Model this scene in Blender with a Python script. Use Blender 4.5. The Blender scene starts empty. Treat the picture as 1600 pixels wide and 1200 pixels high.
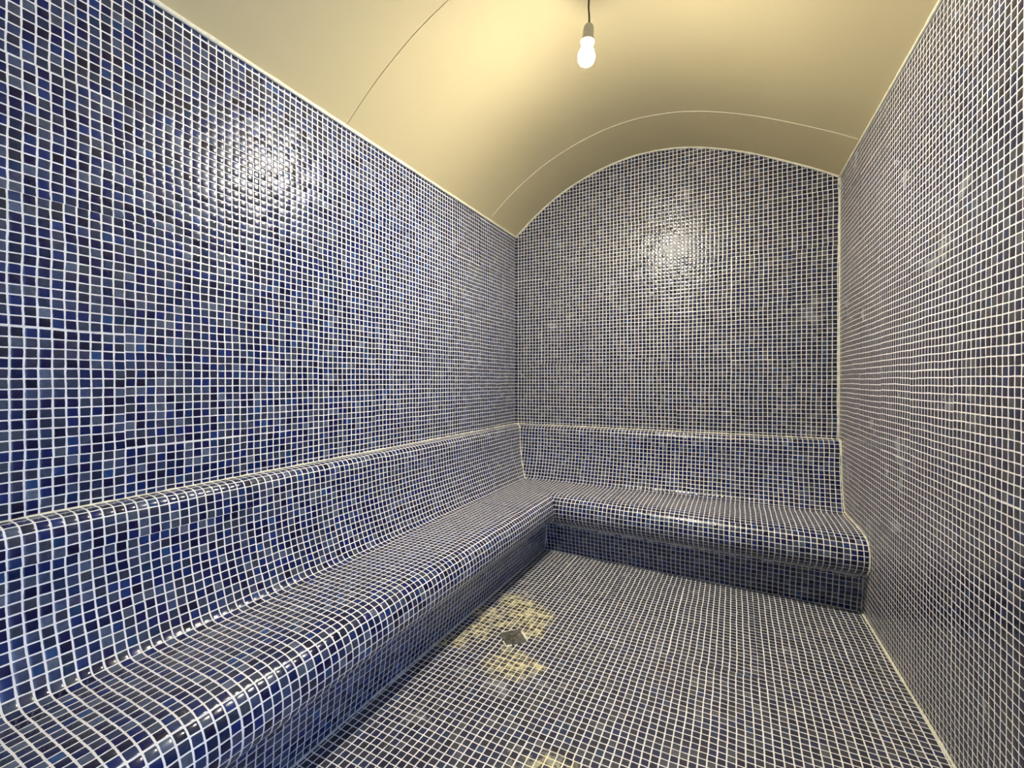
import bpy, bmesh, math, random
from mathutils import Vector, Matrix
random.seed(4)
S = bpy.context.scene
COL = S.collection
R = math.radians

# ------------------------------------------------------------------ camera
cam_d = bpy.data.cameras.new('camera')
cam_d.sensor_fit = 'HORIZONTAL'; cam_d.sensor_width = 36.0
cam_d.lens = 36.0 * 687.47 / 1600.0
cam_d.clip_start = 0.02
cam = bpy.data.objects.new('camera', cam_d); COL.objects.link(cam)
cam.location = (0, 0, 1.0695)
cam.rotation_euler = (R(90 - 0.3644), 0, R(26.942))
S.camera = cam

# ------------------------------------------------------------------ world, lights, exposure
WORLD_COL = (0.40, 0.58, 1.0); WORLD_STR = 3.6
BULB_COL = (1.0, 0.92, 0.78); BULB_STR = 2500.0
w = bpy.data.worlds.new('corridor_daylight'); S.world = w; w.use_nodes = True
w.node_tree.nodes['Background'].inputs[0].default_value = (*WORLD_COL, 1)
w.node_tree.nodes['Background'].inputs[1].default_value = WORLD_STR
S.view_settings.view_transform = 'Standard'; S.view_settings.look = 'None'
S.view_settings.gamma = 1.0; S.view_settings.use_curve_mapping = False
S.view_settings.exposure = 0.42
DY0, DY1, DZ = -0.35, 0.45, 2.05            # doorway in the right wall, beside the camera
la = bpy.data.lights.new('doorway_portal', 'AREA'); la.shape = 'RECTANGLE'
la.size = DY1 - DY0; la.size_y = DZ; la.cycles.is_portal = True
lo = bpy.data.objects.new('doorway_portal', la); COL.objects.link(lo)
lo.location = (0.72, (DY0 + DY1) / 2, DZ / 2); lo.rotation_euler = (R(90), 0, R(90))
S.cycles.max_bounces = 8; S.cycles.diffuse_bounces = 5; S.cycles.glossy_bounces = 4
S.cycles.sample_clamp_indirect = 4.0

# ------------------------------------------------------------------ room dimensions
XL, D, Y0 = -1.4918, 3.0, -0.45
def XR(y): return 0.513 - 0.0235 * (y - D)
ZL, ZR = 2.160, 2.1995
P = 0.0241                                     # mosaic pitch
# cross-section of the vault (x, z)
ARC = [(XL, ZL), (-1.36, 2.272), (-1.215, 2.372), (-1.08, 2.446), (-0.94, 2.502), (-0.80, 2.544), (-0.655, 2.571),
       (-0.505, 2.579), (-0.36, 2.566), (-0.232, 2.543), (-0.072, 2.493), (0.10, 2.424), (0.325, 2.309), (0.44, 2.245), (0.513, ZR)]
def smooth(pts, n=6):
    out = []
    for i in range(len(pts) - 1):
        p0 = Vector(pts[max(i - 1, 0)]); p1 = Vector(pts[i]); p2 = Vector(pts[i + 1]); p3 = Vector(pts[min(i + 2, len(pts) - 1)])
        for k in range(n):
            t = k / n
            out.append(0.5 * ((2 * p1) + (p2 - p0) * t + (2 * p0 - 5 * p1 + 4 * p2 - p3) * t * t + (3 * p1 - p0 - 3 * p2 + p3) * t ** 3))
    out.append(Vector(pts[-1])); return out
# soften the hand-measured arch with a least-squares style running average
def relax(pts, it):
    pts = [p.copy() for p in pts]
    for _ in range(it):
        q = [p.copy() for p in pts]
        for i in range(1, len(pts) - 1): q[i] = pts[i] * .5 + (pts[i - 1] + pts[i + 1]) * .25
        pts = q
    return pts
VAULT = relax(smooth(ARC, 5), 6)

# ------------------------------------------------------------------ node helper
class NT:
    def __init__(s, name):
        s.m = bpy.data.materials.new(name); s.m.use_nodes = True
        s.t = s.m.node_tree; s.n = s.t.nodes; s.n.clear()
        s.out = s.n.new('ShaderNodeOutputMaterial')
    def put(s, sock, v):
        if isinstance(v, bpy.types.NodeSocket): s.t.links.new(v, sock)
        elif isinstance(v, (tuple, list)):
            sock.default_value = tuple(v) + ((1,) if len(v) == 3 and sock.type == 'RGBA' else ())
        else: sock.default_value = v
    def math(s, op, a, b=0.0, c=None):
        n = s.n.new('ShaderNodeMath'); n.operation = op
        s.put(n.inputs[0], a); s.put(n.inputs[1], b)
        if c is not None: s.put(n.inputs[2], c)
        return n.outputs[0]
    def vmath(s, op, a, b=(0, 0, 0), scale=None):
        n = s.n.new('ShaderNodeVectorMath'); n.operation = op
        s.put(n.inputs[0], a); s.put(n.inputs[1], b)
        if scale is not None: s.put(n.inputs[3], scale)
        return n.outputs['Value'] if op in ('LENGTH', 'DISTANCE') else n.outputs[0]
    def comb(s, x, y, z=0.0):
        n = s.n.new('ShaderNodeCombineXYZ'); s.put(n.inputs[0], x); s.put(n.inputs[1], y); s.put(n.inputs[2], z); return n.outputs[0]
    def sep(s, v):
        n = s.n.new('ShaderNodeSeparateXYZ'); s.put(n.inputs[0], v); return n.outputs
    def noise(s, vec, scale, detail=2.0, rough=.5, col=False):
        n = s.n.new('ShaderNodeTexNoise'); s.put(n.inputs['Vector'], vec); n.inputs['Scale'].default_value = scale
        n.inputs['Detail'].default_value = detail; n.inputs['Roughness'].default_value = rough
        return n.outputs['Color' if col else 'Fac']
    def white(s, vec):
        n = s.n.new('ShaderNodeTexWhiteNoise'); n.noise_dimensions = '3D'; s.put(n.inputs['Vector'], vec); return n.outputs['Value'], n.outputs['Color']
    def map(s, v, a, b, c=0.0, d=1.0, smooth=False):
        n = s.n.new('ShaderNodeMapRange'); n.interpolation_type = 'SMOOTHSTEP' if smooth else 'LINEAR'
        s.put(n.inputs[0], v); s.put(n.inputs[1], a); s.put(n.inputs[2], b); s.put(n.inputs[3], c); s.put(n.inputs[4], d)
        return n.outputs[0]
    def mix(s, f, a, b):
        n = s.n.new('ShaderNodeMix'); n.data_type = 'RGBA'
        s.put(n.inputs[0], f); s.put(n.inputs[6], a); s.put(n.inputs[7], b); return n.outputs[2]
    def ramp(s, f, stops, const=True):
        n = s.n.new('ShaderNodeValToRGB'); r = n.color_ramp; r.interpolation = 'CONSTANT' if const else 'LINEAR'
        while len(r.elements) < len(stops): r.elements.new(1.0)
        for e, (p, c) in zip(r.elements, stops): e.position = p; e.color = (*c, 1)
        s.put(n.inputs[0], f); return n.outputs[0]
    def uv(s):
        n = s.n.new('ShaderNodeUVMap'); n.uv_map = 'UVMap'; return n.outputs[0]
    def obj(s): return s.n.new('ShaderNodeTexCoord').outputs['Object']
    def bsdf(s, col, rough, normal=None, **kw):
        n = s.n.new('ShaderNodeBsdfPrincipled'); s.put(n.inputs['Base Color'], col); s.put(n.inputs['Roughness'], rough)
        if normal is not None: s.put(n.inputs['Normal'], normal)
        for k, v in kw.items(): s.put(n.inputs[k.replace('_', ' ')], v)
        s.t.links.new(n.outputs[0], s.out.inputs[0]); return n
    def bump(s, h, strength, dist):
        n = s.n.new('ShaderNodeBump'); n.inputs['Strength'].default_value = strength; n.inputs['Distance'].default_value = dist
        s.put(n.inputs['Height'], h); return n.outputs[0]

TILE_COLS = [(0.0, (.004, .004, .038)), (0.18, (.004, .012, .070)), (0.34, (.010, .024, .085)), (0.46, (.020, .028, .065)),
             (0.58, (.036, .044, .078)), (0.70, (.042, .038, .060)), (0.80, (.066, .073, .098)), (0.91, (.095, .098, .110)), (0.97, (.018, .052, .12))]
def mosaic(name, seed, grout=.155, groutv=.13, painted_sheen=None, tint=None, gcol=(.89, .865, .82), stains=None, haze=None, jitter=.11):
    t = NT(name); U0, V0, _ = t.sep(t.uv())
    base = t.comb(U0, V0, seed)
    # sheets of 13 x 13 chips laid slightly out of line with each other
    sh = t.comb(t.math('FLOOR', t.math('DIVIDE', t.math('ADD', U0, 4.0), 13.0)), t.math('FLOOR', t.math('DIVIDE', t.math('ADD', V0, 7.0), 13.0)), seed + 3.3)
    _, shc = t.white(sh)
    off = t.vmath('SCALE', t.vmath('SUBTRACT', shc, (.5, .5, .5)), scale=jitter)
    wob = t.vmath('SCALE', t.vmath('SUBTRACT', t.noise(base, .16, 2.0, col=True), (.5, .5, .5)), scale=.30)
    wob2 = t.vmath('SCALE', t.vmath('SUBTRACT', t.noise(base, .9, 1.0, col=True), (.5, .5, .5)), scale=.07)
    U, V, _ = t.sep(t.vmath('ADD', base, t.vmath('ADD', off, t.vmath('ADD', wob, wob2))))
    cu, cv = t.math('FLOOR', U), t.math('FLOOR', V)
    cell = t.comb(cu, cv, seed)
    rnd, rc = t.white(cell)
    r2, rc2 = t.white(t.vmath('ADD', cell, (31.7, 11.3, 5.1)))
    a = t.math('SUBTRACT', t.math('SUBTRACT', U, cu), .5); b = t.math('SUBTRACT', t.math('SUBTRACT', V, cv), .5)
    h = .5 - grout / 2; hv = .5 - groutv / 2; rr = .07
    ax = t.math('MAXIMUM', t.math('SUBTRACT', t.math('ABSOLUTE', a), h - rr), 0.0)
    ay = t.math('MAXIMUM', t.math('SUBTRACT', t.math('ABSOLUTE', b), hv - rr), 0.0)
    d = t.math('SUBTRACT', t.vmath('LENGTH', t.comb(ax, ay, 0.0)), rr)
    edge = t.math('MULTIPLY', t.math('SUBTRACT', t.noise(base, 1.3, 3.0), .5), .07)
    d = t.math('ADD', d, edge)
    chip = t.map(d, -.012, .012, 1.0, 0.0)
    tcol = t.ramp(rnd, TILE_COLS)
    v = t.map(r2, 0, 1, .42, 1.22)
    tcol = t.vmath('SCALE', tcol, scale=v)
    cloud = t.noise(base, 2.2, 2.0)
    tcol = t.vmath('SCALE', tcol, scale=t.map(cloud, .3, .7, .8, 1.2))
    g = t.vmath('SCALE', gcol, scale=t.map(t.noise(base, .35, 4.0), .3, .7, .88, 1.06))
    rough = t.map(r2, 0, 1, .10, .26)
    if tint: tcol = t.vmath('MULTIPLY', tcol, tint)
    if painted_sheen: tcol = t.mix(painted_sheen[0], tcol, painted_sheen[1])  # grazing reflections put into the chip colour as one even tone
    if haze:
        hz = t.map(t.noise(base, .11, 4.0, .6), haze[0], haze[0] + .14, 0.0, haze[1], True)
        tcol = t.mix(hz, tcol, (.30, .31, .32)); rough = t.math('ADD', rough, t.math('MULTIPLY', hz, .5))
    if stains:
        ob = t.obj(); x, y, _ = t.sep(ob)
        nz = t.vmath('SCALE', t.vmath('SUBTRACT', t.noise(ob, 9.0, 6.0, .7, col=True), (.5, .5, .5)), scale=.26)
        pw = t.vmath('ADD', t.comb(x, y, 0.0), nz)
        acc = None
        for (sx, sy, rad) in stains:
            q = t.map(t.vmath('DISTANCE', pw, (sx, sy, 0)), rad * .25, rad, 1.0, 0.0, True)
            acc = q if acc is None else t.math('MAXIMUM', acc, q)
        crust = t.math('MULTIPLY', acc, t.map(t.noise(ob, 30.0, 4.0, .65), .47, .60, .04, .9))
        g = t.mix(t.math('MINIMUM', t.math('MULTIPLY', acc, 1.6), 1.0), g, (.90, .83, .52))
        tcol = t.mix(crust, tcol, (.66, .60, .36)); rough = t.math('ADD', rough, t.math('MULTIPLY', crust, .5))
    col = t.mix(chip, g, tcol)
    rough = t.math('ADD', t.math('MULTIPLY', chip, rough), t.math('MULTIPLY', t.math('SUBTRACT', 1.0, chip), .75))
    # pillowed chip faces, each a little off true
    def slope(c, ch):
        lin = t.math('MULTIPLY', c, .17)
        c2 = t.math('MULTIPLY', c, 2.0); c4 = t.math('MULTIPLY', t.math('MULTIPLY', c2, c2), t.math('MULTIPLY', c2, c2))
        rim = t.math('MULTIPLY', t.math('MULTIPLY', c4, c2), .40)
        til = t.math('MULTIPLY', t.math('SUBTRACT', ch, .5), .05)
        return t.math('ADD', t.math('ADD', lin, rim), til)
    rs = t.sep(rc2)
    nx = t.math('MULTIPLY', slope(a, rs[0]), chip); ny = t.math('MULTIPLY', slope(b, rs[1]), chip)
    nc = t.comb(t.math('ADD', t.math('MULTIPLY', nx, .5), .5), t.math('ADD', t.math('MULTIPLY', ny, .5), .5), 1.0)
    nm = t.n.new('ShaderNodeNormalMap'); nm.space = 'TANGENT'; nm.uv_map = 'UVMap'; t.put(nm.inputs['Color'], nc)
    t.bsdf(col, rough, nm.outputs[0], IOR=1.52)
    return t.m

def plain(name, col, rough=.5, metal=0.0, nscale=30, namp=.12, bump=.0):
    t = NT(name); ob = t.obj(); n = t.noise(ob, nscale, 3.0)
    c = t.vmath('SCALE', col, scale=t.map(n, .3, .7, 1 - namp, 1 + namp))
    t.bsdf(c, rough, t.bump(n, bump, .002) if bump else None, Metallic=metal)
    return t.m

STAINS = [(-0.83, 1.83, .14), (-1.00, 1.74, .12), (-0.95, 1.90, .12), (-0.98, 1.60, .09), (-0.76, 1.47, .12), (-0.68, 1.50, .07), (-0.90, 1.70, .08), (-0.79, 1.735, .08), (-1.03, 1.50, .08), (-0.45, 1.06, .14), (-0.36, 1.02, .12)]
M_left = mosaic('mosaic_left_wall', 1.0, tint=(.80, 1.0, 1.30))
M_back = mosaic('mosaic_back_wall', 2.0, painted_sheen=(.2, (.045, .047, .058)), haze=(.60, .35))
M_right = mosaic('mosaic_right_wall', 3.0, painted_sheen=(.2, (.060, .054, .050)), haze=(.60, .5))
M_bench = mosaic('mosaic_bench', 4.0, tint=(.80, 1.0, 1.30))
M_base = mosaic('mosaic_bench_base', 5.0, tint=(.80, 1.0, 1.30), gcol=(.56, .58, .63), haze=(.62, .4))  # darker, cooler grout: shade under the overhang put into its colour
M_floor = mosaic('mosaic_floor', 6.0, painted_sheen=(.35, (.085, .078, .074)), stains=STAINS, haze=(.62, .45), gcol=(.84, .82, .79))
M_front = mosaic('mosaic_front_wall', 7.0)
M_ceil = plain('ceiling_cream_acrylic', (.63, .54, .31), .6, 0, 1.5, .03)
M_seal = plain('cream_sealant', (.88, .85, .66), .5, 0, 60, .10, .4)
M_seal2 = plain('pale_seam_bead', (.82, .76, .56), .5, 0, 60, .05)
M_grout = plain('grey_grout', (.45, .46, .46), .8, 0, 45, .25, .6)
M_plaster = plain('plaster_outer', (.6, .6, .58), .9)
M_dark = plain('dark_gap', (.03, .028, .02), .9)
M_frame = plain('white_door_frame', (.75, .75, .74), .4)

# ------------------------------------------------------------------ mesh helpers
def link(name, bm, mats, parent=None, smooth=False):
    me = bpy.data.meshes.new(name); bm.to_mesh(me); bm.free()
    for m in (mats if isinstance(mats, list) else [mats]): me.materials.append(m)
    if smooth: me.polygons.foreach_set('use_smooth', [True] * len(me.polygons))
    o = bpy.data.objects.new(name, me); COL.objects.link(o)
    if parent: o.parent = parent
    return o
def struct(o): o['kind'] = 'structure'; return o
def slab(bm, pts, outward, uvf, thick=.10):
    """closed slab: inner face (mosaic, material 0) + sides and back (material 1)"""
    uvl = bm.loops.layers.uv.get('UVMap') or bm.loops.layers.uv.new('UVMap')
    ow = Vector(outward) * thick
    a = [bm.verts.new(p) for p in pts]; b = [bm.verts.new(Vector(p) + ow) for p in pts]
    f = bm.faces.new(a); f.normal_update()
    if f.normal.dot(Vector(outward)) > 0: f.normal_flip()
    f.material_index = 0
    for l in f.loops: l[uvl].uv = uvf(l.vert.co)
    g = bm.faces.new(b); g.material_index = 1
    g.normal_update()
    if g.normal.dot(Vector(outward)) < 0: g.normal_flip()
    n = len(pts)
    for i in range(n):
        q = bm.faces.new((a[i], a[(i + 1) % n], b[(i + 1) % n], b[i])); q.material_index = 1
def box(bm, c, s, rot=None):
    m = Matrix.Translation(c) @ (rot.to_4x4() if rot else Matrix()) @ Matrix.Diagonal((*s, 1))
    bmesh.ops.create_cube(bm, size=1.0, matrix=m)
def tube(bm, pts, r, seg=10, wob=0.0, caps=True):
    rings = []; pts = [Vector(p) for p in pts]
    up = Vector((0.13, .21, 1)).normalized()
    for i, p in enumerate(pts):
        d = (pts[min(i + 1, len(pts) - 1)] - pts[max(i - 1, 0)]).normalized()
        u = d.cross(up)
        if u.length < .2: u = d.cross(Vector((1, 0, 0)))
        u.normalize(); v = d.cross(u)
        ri = r * (1 + random.uniform(-wob, wob))
        rings.append([bm.verts.new(p + (u * math.cos(2 * math.pi * k / seg) + v * math.sin(2 * math.pi * k / seg)) * ri) for k in range(seg)])
    for A, B in zip(rings, rings[1:]):
        for k in range(seg): bm.faces.new((A[k], A[(k + 1) % seg], B[(k + 1) % seg], B[k]))
    if caps: bm.faces.new(rings[0]); bm.faces.new(rings[-1])
    bmesh.ops.recalc_face_normals(bm, faces=bm.faces)
def lathe(bm, prof, seg=32, mat=None):
    rings = []
    for (r, z) in prof:
        if r < 1e-5: rings.append([bm.verts.new((0, 0, z))])
        else: rings.append([bm.verts.new((r * math.cos(2 * math.pi * k / seg), r * math.sin(2 * math.pi * k / seg), z)) for k in range(seg)])
    for A, B in zip(rings, rings[1:]):
        for k in range(seg):
            k2 = (k + 1) % seg
            if len(A) == 1 and len(B) == 1: continue
            if len(A) == 1: bm.faces.new((A[0], B[k], B[k2]))
            elif len(B) == 1: bm.faces.new((A[k], A[k2], B[0]))
            else: bm.faces.new((A[k], A[k2], B[k2], B[k]))
    if mat: bmesh.ops.transform(bm, matrix=mat, verts=bm.verts)
    bmesh.ops.recalc_face_normals(bm, faces=bm.faces)
def lerp_line(a, b, n):
    a = Vector(a); b = Vector(b); return [a.lerp(b, i / n) for i in range(n + 1)]

# ------------------------------------------------------------------ room shell
bm = bmesh.new()
slab(bm, [(XL - .1, Y0 - .1, 0), (XR(Y0) + .1, Y0 - .1, 0), (XR(D) + .1, D + .1, 0), (XL - .1, D + .1, 0)], (0, 0, -1),
     lambda c: ((c.x + 1.079) / P, (c.y - 2.6) / P))
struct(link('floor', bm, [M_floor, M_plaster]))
bm = bmesh.new()
slab(bm, [(XL, Y0, 0), (XL, D, 0), (XL, D, ZL + .02), (XL, Y0, ZL + .02)], (-1, 0, 0), lambda c: (-(c.y - D) / P + .2, (c.z - .748) / P + .35))
struct(link('wall_left', bm, [M_left, M_plaster]))
bm = bmesh.new()
arch = [(p.x, D, p.y + .012) for p in VAULT]
slab(bm, [(XL, D, 0), (XR(D), D, 0)] + arch[::-1], (0, 1, 0), lambda c: ((c.x - XL) / P + .15, (c.z - .748) / P + .35))
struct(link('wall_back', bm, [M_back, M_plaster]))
bm = bmesh.new()
def rw(y, z): return (XR(y), y, z)
uvr = lambda c: ((c.y - D) / P - .5, (c.z - .02) / P)
for (ya, yb, za, zb) in ((Y0, DY0, 0, DZ), (Y0, DY0, DZ, ZR + .02), (DY0, DY1, DZ, ZR + .02), (DY1, D, 0, DZ), (DY1, D, DZ, ZR + .02)):
    slab(bm, [rw(ya, za), rw(yb, za), rw(yb, zb), rw(ya, zb)], (1, .0235, 0), uvr)
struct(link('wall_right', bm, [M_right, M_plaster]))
bm = bmesh.new()
arch = [(p.x if i < len(VAULT) - 1 else XR(Y0), Y0, p.y + .012) for i, p in enumerate(VAULT)]
slab(bm, [(XL, Y0, 0), (XR(Y0), Y0, 0)] + arch[::-1], (0, -1, 0), lambda c: (c.x / P, c.z / P))
struct(link('wall_front', bm, [M_front, M_plaster]))
# doorway lining beside the camera
bm = bmesh.new()
dcx = XR(.5) + .05
for y in (DY0 - .03, DY1 + .03): box(bm, (XR(y) + .045, y, DZ / 2 + .03), (.14, .06, DZ + .06))
box(bm, (XR(.5) + .045, (DY0 + DY1) / 2, DZ + .03), (.14, DY1 - DY0, .06))
bmesh.ops.bevel(bm, geom=bm.edges[:], offset=.004, segments=2, affect='EDGES')
struct(link('door_1', bm, M_frame))

# vaulted ceiling: three moulded panels
def vault_pt(i, y, off=0.0):
    n = len(VAULT) - 1; p = VAULT[i]
    f = (p.x - XL) / (0.513 - XL); x = XL + f * (XR(y) - XL)
    a = VAULT[max(i - 1, 0)]; b = VAULT[min(i + 1, n)]; t = (b - a).normalized(); nn = Vector((-t.y, t.x))
    return Vector((x + nn.x * off, y, p.y + nn.y * off))
bm = bmesh.new()
nv = len(VAULT)
for (ya, yb) in ((Y0, 1.3615), (1.3645, 2.585), (2.585, D)):
    lo_, hi_ = [[[bm.verts.new(vault_pt(i, y, off)) for i in range(nv)] for y in [ya + (yb - ya) * j / 6 for j in range(7)]] for off in (0.0, .010)]
    for j in range(6):
        for i in range(nv - 1):
            bm.faces.new((lo_[j][i], lo_[j + 1][i], lo_[j + 1][i + 1], lo_[j][i + 1])).smooth = True
            bm.faces.new((hi_[j][i], hi_[j][i + 1], hi_[j + 1][i + 1], hi_[j + 1][i])).smooth = True
    for j in (0, 6):
        for i in range(nv - 1): bm.faces.new((lo_[j][i], lo_[j][i + 1], hi_[j][i + 1], hi_[j][i]))
    for i in (0, nv - 1):
        for j in range(6): bm.faces.new((lo_[j][i], lo_[j + 1][i], hi_[j + 1][i], hi_[j][i]))
me = bpy.data.meshes.new('ceiling'); bm.to_mesh(me); bm.free(); me.materials.append(M_ceil)
for e_ in me.edges: pass
me.set_sharp_from_angle(angle=R(40))
ceil = bpy.data.objects.new('ceiling', me); COL.objects.link(ceil); struct(ceil)
bm = bmesh.new()
for i in range(len(VAULT) - 1):
    bm.faces.new([bm.verts.new(vault_pt(a, y, .013)) for a, y in ((i, Y0), (i + 1, Y0), (i + 1, D), (i, D))])
bmesh.ops.remove_doubles(bm, verts=bm.verts, dist=.0004)
o = struct(link('ceiling_backing', bm, M_dark)); o.name = 'ceiling_2'
bm = bmesh.new(); tube(bm, [vault_pt(i, 2.588, .0005) for i in range(1, len(VAULT) - 1)], .0028, 8)
struct(link('trim_1', bm, M_seal2, smooth=True))
# cream sealant beads where the ceiling meets the walls
bm = bmesh.new(); tube(bm, lerp_line((XL + .004, Y0, ZL - .002), (XL + .004, D, ZL - .002), 90), .0085, 8, .12)
struct(link('trim_2', bm, M_seal, smooth=True))
bm = bmesh.new(); tube(bm, [Vector((p.x, D - .003, p.y + .001)) for p in VAULT], .0085, 8, .18)
struct(link('trim_3', bm, M_seal, smooth=True))
bm = bmesh.new(); tube(bm, [Vector((XR(y) - .003, y, ZR - .001)) for y in [Y0 + (D - Y0) * i / 90 for i in range(91)]], .0065, 8, .15)
struct(link('trim_4', bm, M_seal, smooth=True))
# grout line between floor and right wall
bm = bmesh.new(); tube(bm, [Vector((XR(y) - .001, y, .001)) for y in [1.2 + (2.54 - 1.2) * i / 60 for i in range(61)]], .0055, 8, .3)
struct(link('trim_5', bm, M_seal, smooth=True))

bm = bmesh.new(); tube(bm, lerp_line((XR(D) - .001, D - .001, .75), (XR(D) - .001, D - .001, ZR), 60), .0045, 8, .35)
struct(link('trim_6', bm, M_seal, smooth=True))

# ------------------------------------------------------------------ the L-shaped bench
PROF = [(0, .748), (.034, .746), (.050, .741), (.062, .728), (.068, .705), (.071, .66), (.075, .60), (.083, .545), (.097, .49), (.114, .44), (.128, .405), (.138, .387), (.150, .378), (.168, .3745), (.20, .373),
        (.30, .374), (.40, .373), (.45, .369), (.480, .361), (.500, .347), (.513, .325), (.520, .300), (.521, .272), (.516, .248), (.503, .226), (.482, .207), (.460, .195), (.446, .186), (.438, .165), (.430, .10), (.412, .0)]
prof = relax(smooth(PROF, 4), 2)
L = [0.0]
for a, b in zip(prof, prof[1:]): L.append(L[-1] + (b - a).length)
def idx(h, dmin): return min(range(len(prof)), key=lambda i: abs(prof[i].y - h) + (10 if prof[i].x < dmin else 0) + (10 if h < .3 and prof[i].y > .3 else 0))
i_seat = min(range(len(prof)), key=lambda i: (prof[i] - Vector((.155, .380))).length)
i_base = min(range(len(prof)), key=lambda i: (prof[i] - Vector((.446, .186))).length)
def dscale(d, s): return d if d < .18 else .18 + (d - .18) * s
def left_pt(j, t):                                 # t: 0 at the front wall, 1 at the mitre
    p = prof[j]
    # the riser comes slightly closer to the wall towards the front
    ye = D - p.x; y = Y0 + (ye - Y0) * t
    d = p.x - (.020 * (1 - (y - Y0) / (D - Y0)) if p.y < .19 and p.x > .3 else 0)
    return Vector((XL + d, y, p.y)), (-(y - D) / P + .2, L[j] / P)
def back_pt(j, t):
    p = prof[j]; xs = XL + p.x
    x0 = xs; ym = 0
    s = 1.0 + .2 * t
    d = dscale(p.x, s); y = D - d
    x = x0 + (XR(y) - x0) * t
    s2 = 1.0 + .2 * (x - (XL + .45)) / (XR(y) - XL - .45) if x > XL + .45 else 1.0
    d = dscale(p.x, s2); y = D - d; x = x0 + (XR(y) - x0) * t
    return Vector((x, y, p.y)), ((x - XL) / P + .15, L[j] / P)
bench = bpy.data.objects.new('tiled_bench', None); COL.objects.link(bench); bench.location = (XL + .3, D - .3, 0)
bench['label'] = 'L-shaped built-in steam room bench covered in blue mosaic tile along left and back walls'
bench['category'] = 'bench'
def sweep(fn, j0, j1, nt, flip):
    bm = bmesh.new(); uvl = bm.loops.layers.uv.new('UVMap'); g = []
    inv = bench.location
    for j in range(j0, j1 + 1):
        row = []
        for k in range(nt + 1):
            c, uv = fn(j, k / nt); row.append((bm.verts.new(c - inv), uv))
        g.append(row)
    for a, b in zip(g, g[1:]):
        for k in range(nt):
            q = [a[k], a[k + 1], b[k + 1], b[k]]
            if flip: q.reverse()
            f = bm.faces.new([v for v, _ in q])
            for l, (_, uv) in zip(f.loops, q): l[uvl].uv = uv
    return bm
n = len(prof) - 1
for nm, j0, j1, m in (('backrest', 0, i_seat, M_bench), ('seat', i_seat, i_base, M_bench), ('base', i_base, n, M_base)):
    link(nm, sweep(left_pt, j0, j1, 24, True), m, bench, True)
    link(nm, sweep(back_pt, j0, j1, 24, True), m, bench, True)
def bead(name, pts, r, m, wob=.2, seg=8):
    bm = bmesh.new(); tube(bm, [Vector(p) - bench.location for p in pts], r, seg, wob); return link(name, bm, m, bench, True)
def mitre(j): return left_pt(j, 1)[0]
bead('corner_joint', [mitre(j) for j in range(0, i_seat + 4)], .0042, M_seal)
bead('corner_joint', [mitre(j) for j in range(i_seat + 34, i_base)], .003, M_seal)
bead('wall_joint', [back_pt(j, 1)[0] for j in range(0, i_base - 8)], .0062, M_seal, .3)
bead('wall_joint', [back_pt(j, 1)[0] for j in range(i_base - 8, n + 1)], .007, M_grout, .3)
bead('ledge_joint', [left_pt(0, k / 120)[0] + Vector((.001, 0, .0)) for k in range(121)], .0035, M_seal, .5)
bead('ledge_joint', [back_pt(0, k / 90)[0] + Vector((0, -.001, 0)) for k in range(91)], .0032, M_seal, .5)
bead('floor_joint', [left_pt(n, k / 120)[0] for k in range(121)], .0055, M_grout, .3)
bead('floor_joint', [back_pt(n, k / 90)[0] for k in range(91)], .0055, M_grout, .3)
bead('overhang_joint', [left_pt(i_base, k / 120)[0] + Vector((-.002, 0, 0)) for k in range(121)], .006, M_grout, .5)
bead('overhang_joint', [back_pt(i_base, k / 90)[0] + Vector((0, .002, 0)) for k in range(91)], .008, M_grout, .5)
bead('riser_corner_joint', [mitre(j) for j in range(i_base, n + 1)], .005, M_grout, .2)

for o in list(bench.children):                      # stop a hair short of the walls and floor
    for v in o.data.vertices:
        c = v.co + bench.location
        c.y = min(max(c.y, Y0 + .0008), D - .0008); c.x = min(max(c.x, XL + .0008), XR(c.y) - .0008); c.z = max(c.z, .0003)
        v.co = c - bench.location

# ------------------------------------------------------------------ pendant bulb
BX, BY, BZ = -0.515, 1.645, 2.322
lamp = bpy.data.objects.new('pendant_lamp', None); COL.objects.link(lamp); lamp.location = (BX, BY, BZ)
lamp['label'] = 'bare glowing light bulb in a holder hanging by a dark cord from the vaulted ceiling'
lamp['category'] = 'lamp'
M_cord = plain('dark_brown_cord', (.05, .035, .015), .6)
M_socket = plain('cream_plastic_holder', (.62, .58, .42), .45)
M_rose = plain('ceiling_rose_plastic', (.55, .50, .36), .5)
t = NT('glowing_bulb'); e = t.n.new('ShaderNodeEmission')
z = t.sep(t.obj())[2]
t.put(e.inputs[0], BULB_COL)
t.put(e.inputs[1], t.map(z, -.038, -.016, BULB_STR * 2.4, BULB_STR * .05))
t.t.links.new(e.outputs[0], t.out.inputs[0]); M_bulb = t.m
tilt = Matrix.Rotation(R(5), 4, 'Y')
bm = bmesh.new()
pr = [(0, -.038)] + [(.0325 * math.sin(R(a)), -.006 - .032 * math.cos(R(a))) for a in range(12, 112, 10)] + [(.026, .018), (.020, .030), (.0155, .040), (.014, .050)]
lathe(bm, pr, 40, tilt)
bulb = link('bulb', bm, M_bulb, lamp, True); bulb['label'] = 'glowing warm white glass bulb'
bm = bmesh.new()
lathe(bm, [(.0, .044), (.024, .044), (.0265, .047), (.0265, .056), (.0245, .060), (.0215, .061), (.0208, .064), (.0205, .090), (.0195, .102), (.016, .111), (.009, .1145), (.006, .118), (0, .118)], 36, tilt)
sock = link('socket', bm, M_socket, lamp, True)
bm = bmesh.new(); lathe(bm, [(.0262, .049), (.0276, .050), (.0276, .053), (.0262, .054)], 36, tilt)
link('socket_ring', bm, M_socket, sock, True)
top = tilt @ Vector((0, 0, .116)); zc = 2.579 - BZ
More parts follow.
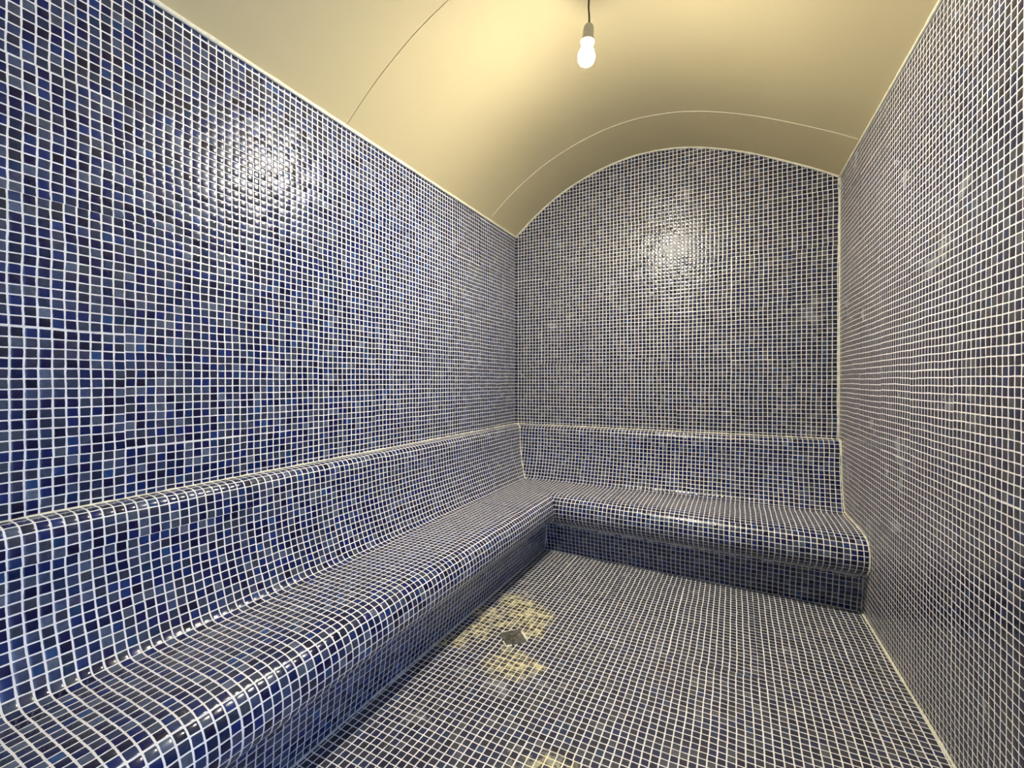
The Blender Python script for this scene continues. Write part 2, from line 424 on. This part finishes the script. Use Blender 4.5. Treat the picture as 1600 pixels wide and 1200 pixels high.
cp = [top.lerp(Vector((top.x - .001, 0, zc - .004)), i / 12) + Vector((.0012 * math.sin(i * .8), 0, 0)) for i in range(13)]
bm = bmesh.new(); tube(bm, cp, .0036, 10); link('cord', bm, M_cord, lamp, True)
bm = bmesh.new(); lathe(bm, [(0, zc - .022), (.016, zc - .022), (.026, zc - .016), (.030, zc - .002), (0, zc - .002)], 36)
link('ceiling_rose', bm, M_rose, lamp, True)

# ------------------------------------------------------------------ floor drain
t = NT('dull_drain_metal'); ob = t.obj()
nz = t.noise(ob, 60, 5.0, .7); n2 = t.noise(ob, 160, 3.0, .6)
c = t.mix(t.map(nz, .35, .65), (.09, .085, .07), (.30, .285, .24)); c = t.mix(t.map(n2, .60, .70), c, (.7, .68, .58))
t.bsdf(c, t.map(nz, .3, .7, .25, .6), t.bump(nz, .7, .002), Metallic=.75); M_drain = t.m
M_well = plain('drain_dark_inside', (.01, .009, .008), .6)
drain = bpy.data.objects.new('floor_drain', None); COL.objects.link(drain)
drain.location = (-.822, 1.627, 0); drain.rotation_euler = (0, 0, R(46))
drain['label'] = 'small dark square metal floor drain cover set askew in the stained mosaic floor'
drain['category'] = 'drain'
bm = bmesh.new(); hs = .043
for sx, sy, lx, ly in ((0, 1, 2 * hs, .007), (0, -1, 2 * hs, .007), (1, 0, .007, 2 * hs - .014), (-1, 0, .007, 2 * hs - .014)):
    box(bm, (sx * (hs - .0035), sy * (hs - .0035), .0045), (lx, ly, .009))
bmesh.ops.bevel(bm, geom=bm.edges[:], offset=.0008, segments=1, affect='EDGES')
link('frame', bm, M_drain, drain)
bm = bmesh.new()
ng = 29; cell = 2 * (hs - .0075) / ng
def hole(i, j):
    return i % 5 == 2 and j % 5 in (1, 2, 3) and 1 < i < 27
vs = {}
def gv(i, j, zz):
    k = (i, j, zz)
    if k not in vs: vs[k] = bm.verts.new((-(hs - .0075) + i * cell, -(hs - .0075) + j * cell, zz + .0012 * math.sin(i * .35 + j * .2)))
    return vs[k]
for i in range(ng):
    for j in range(ng):
        if hole(i, j): continue
        for zz in (.0085, .0060):
            f = bm.faces.new([gv(i, j, zz), gv(i + 1, j, zz), gv(i + 1, j + 1, zz), gv(i, j + 1, zz)])
bmesh.ops.recalc_face_normals(bm, faces=bm.faces)
g = link('grate', bm, M_drain, drain); g.rotation_euler = (R(2.0), R(-1.5), 0)
bm = bmesh.new()
def edge_pt(deg, zz):
    ca, sa = math.cos(R(deg)), math.sin(R(deg)); q = (hs + .0012) / max(abs(ca), abs(sa)); return Vector((ca * q, sa * q, zz))
bm.free()
for a0, a1, zz, gr, rad, wb, nm in ((50, 132, .0085, 1.0, .0014, .2, 'rim_highlight'), (-32, 30, .001, 1.06, .0075, .5, 'grout_collar'), (190, 250, .001, 1.03, .0035, .5, 'grout_collar')):  # first strip is a painted highlight along the rim; collars are grout
    bm = bmesh.new(); tube(bm, [edge_pt(a_, zz) * gr for a_ in range(a0, a1, 4)], rad, 8, wb)
    link(nm, bm, M_seal, drain, True)
bm = bmesh.new(); box(bm, (0, 0, .0012), (2 * hs - .014, 2 * hs - .014, .002)); link('well', bm, M_well, drain)
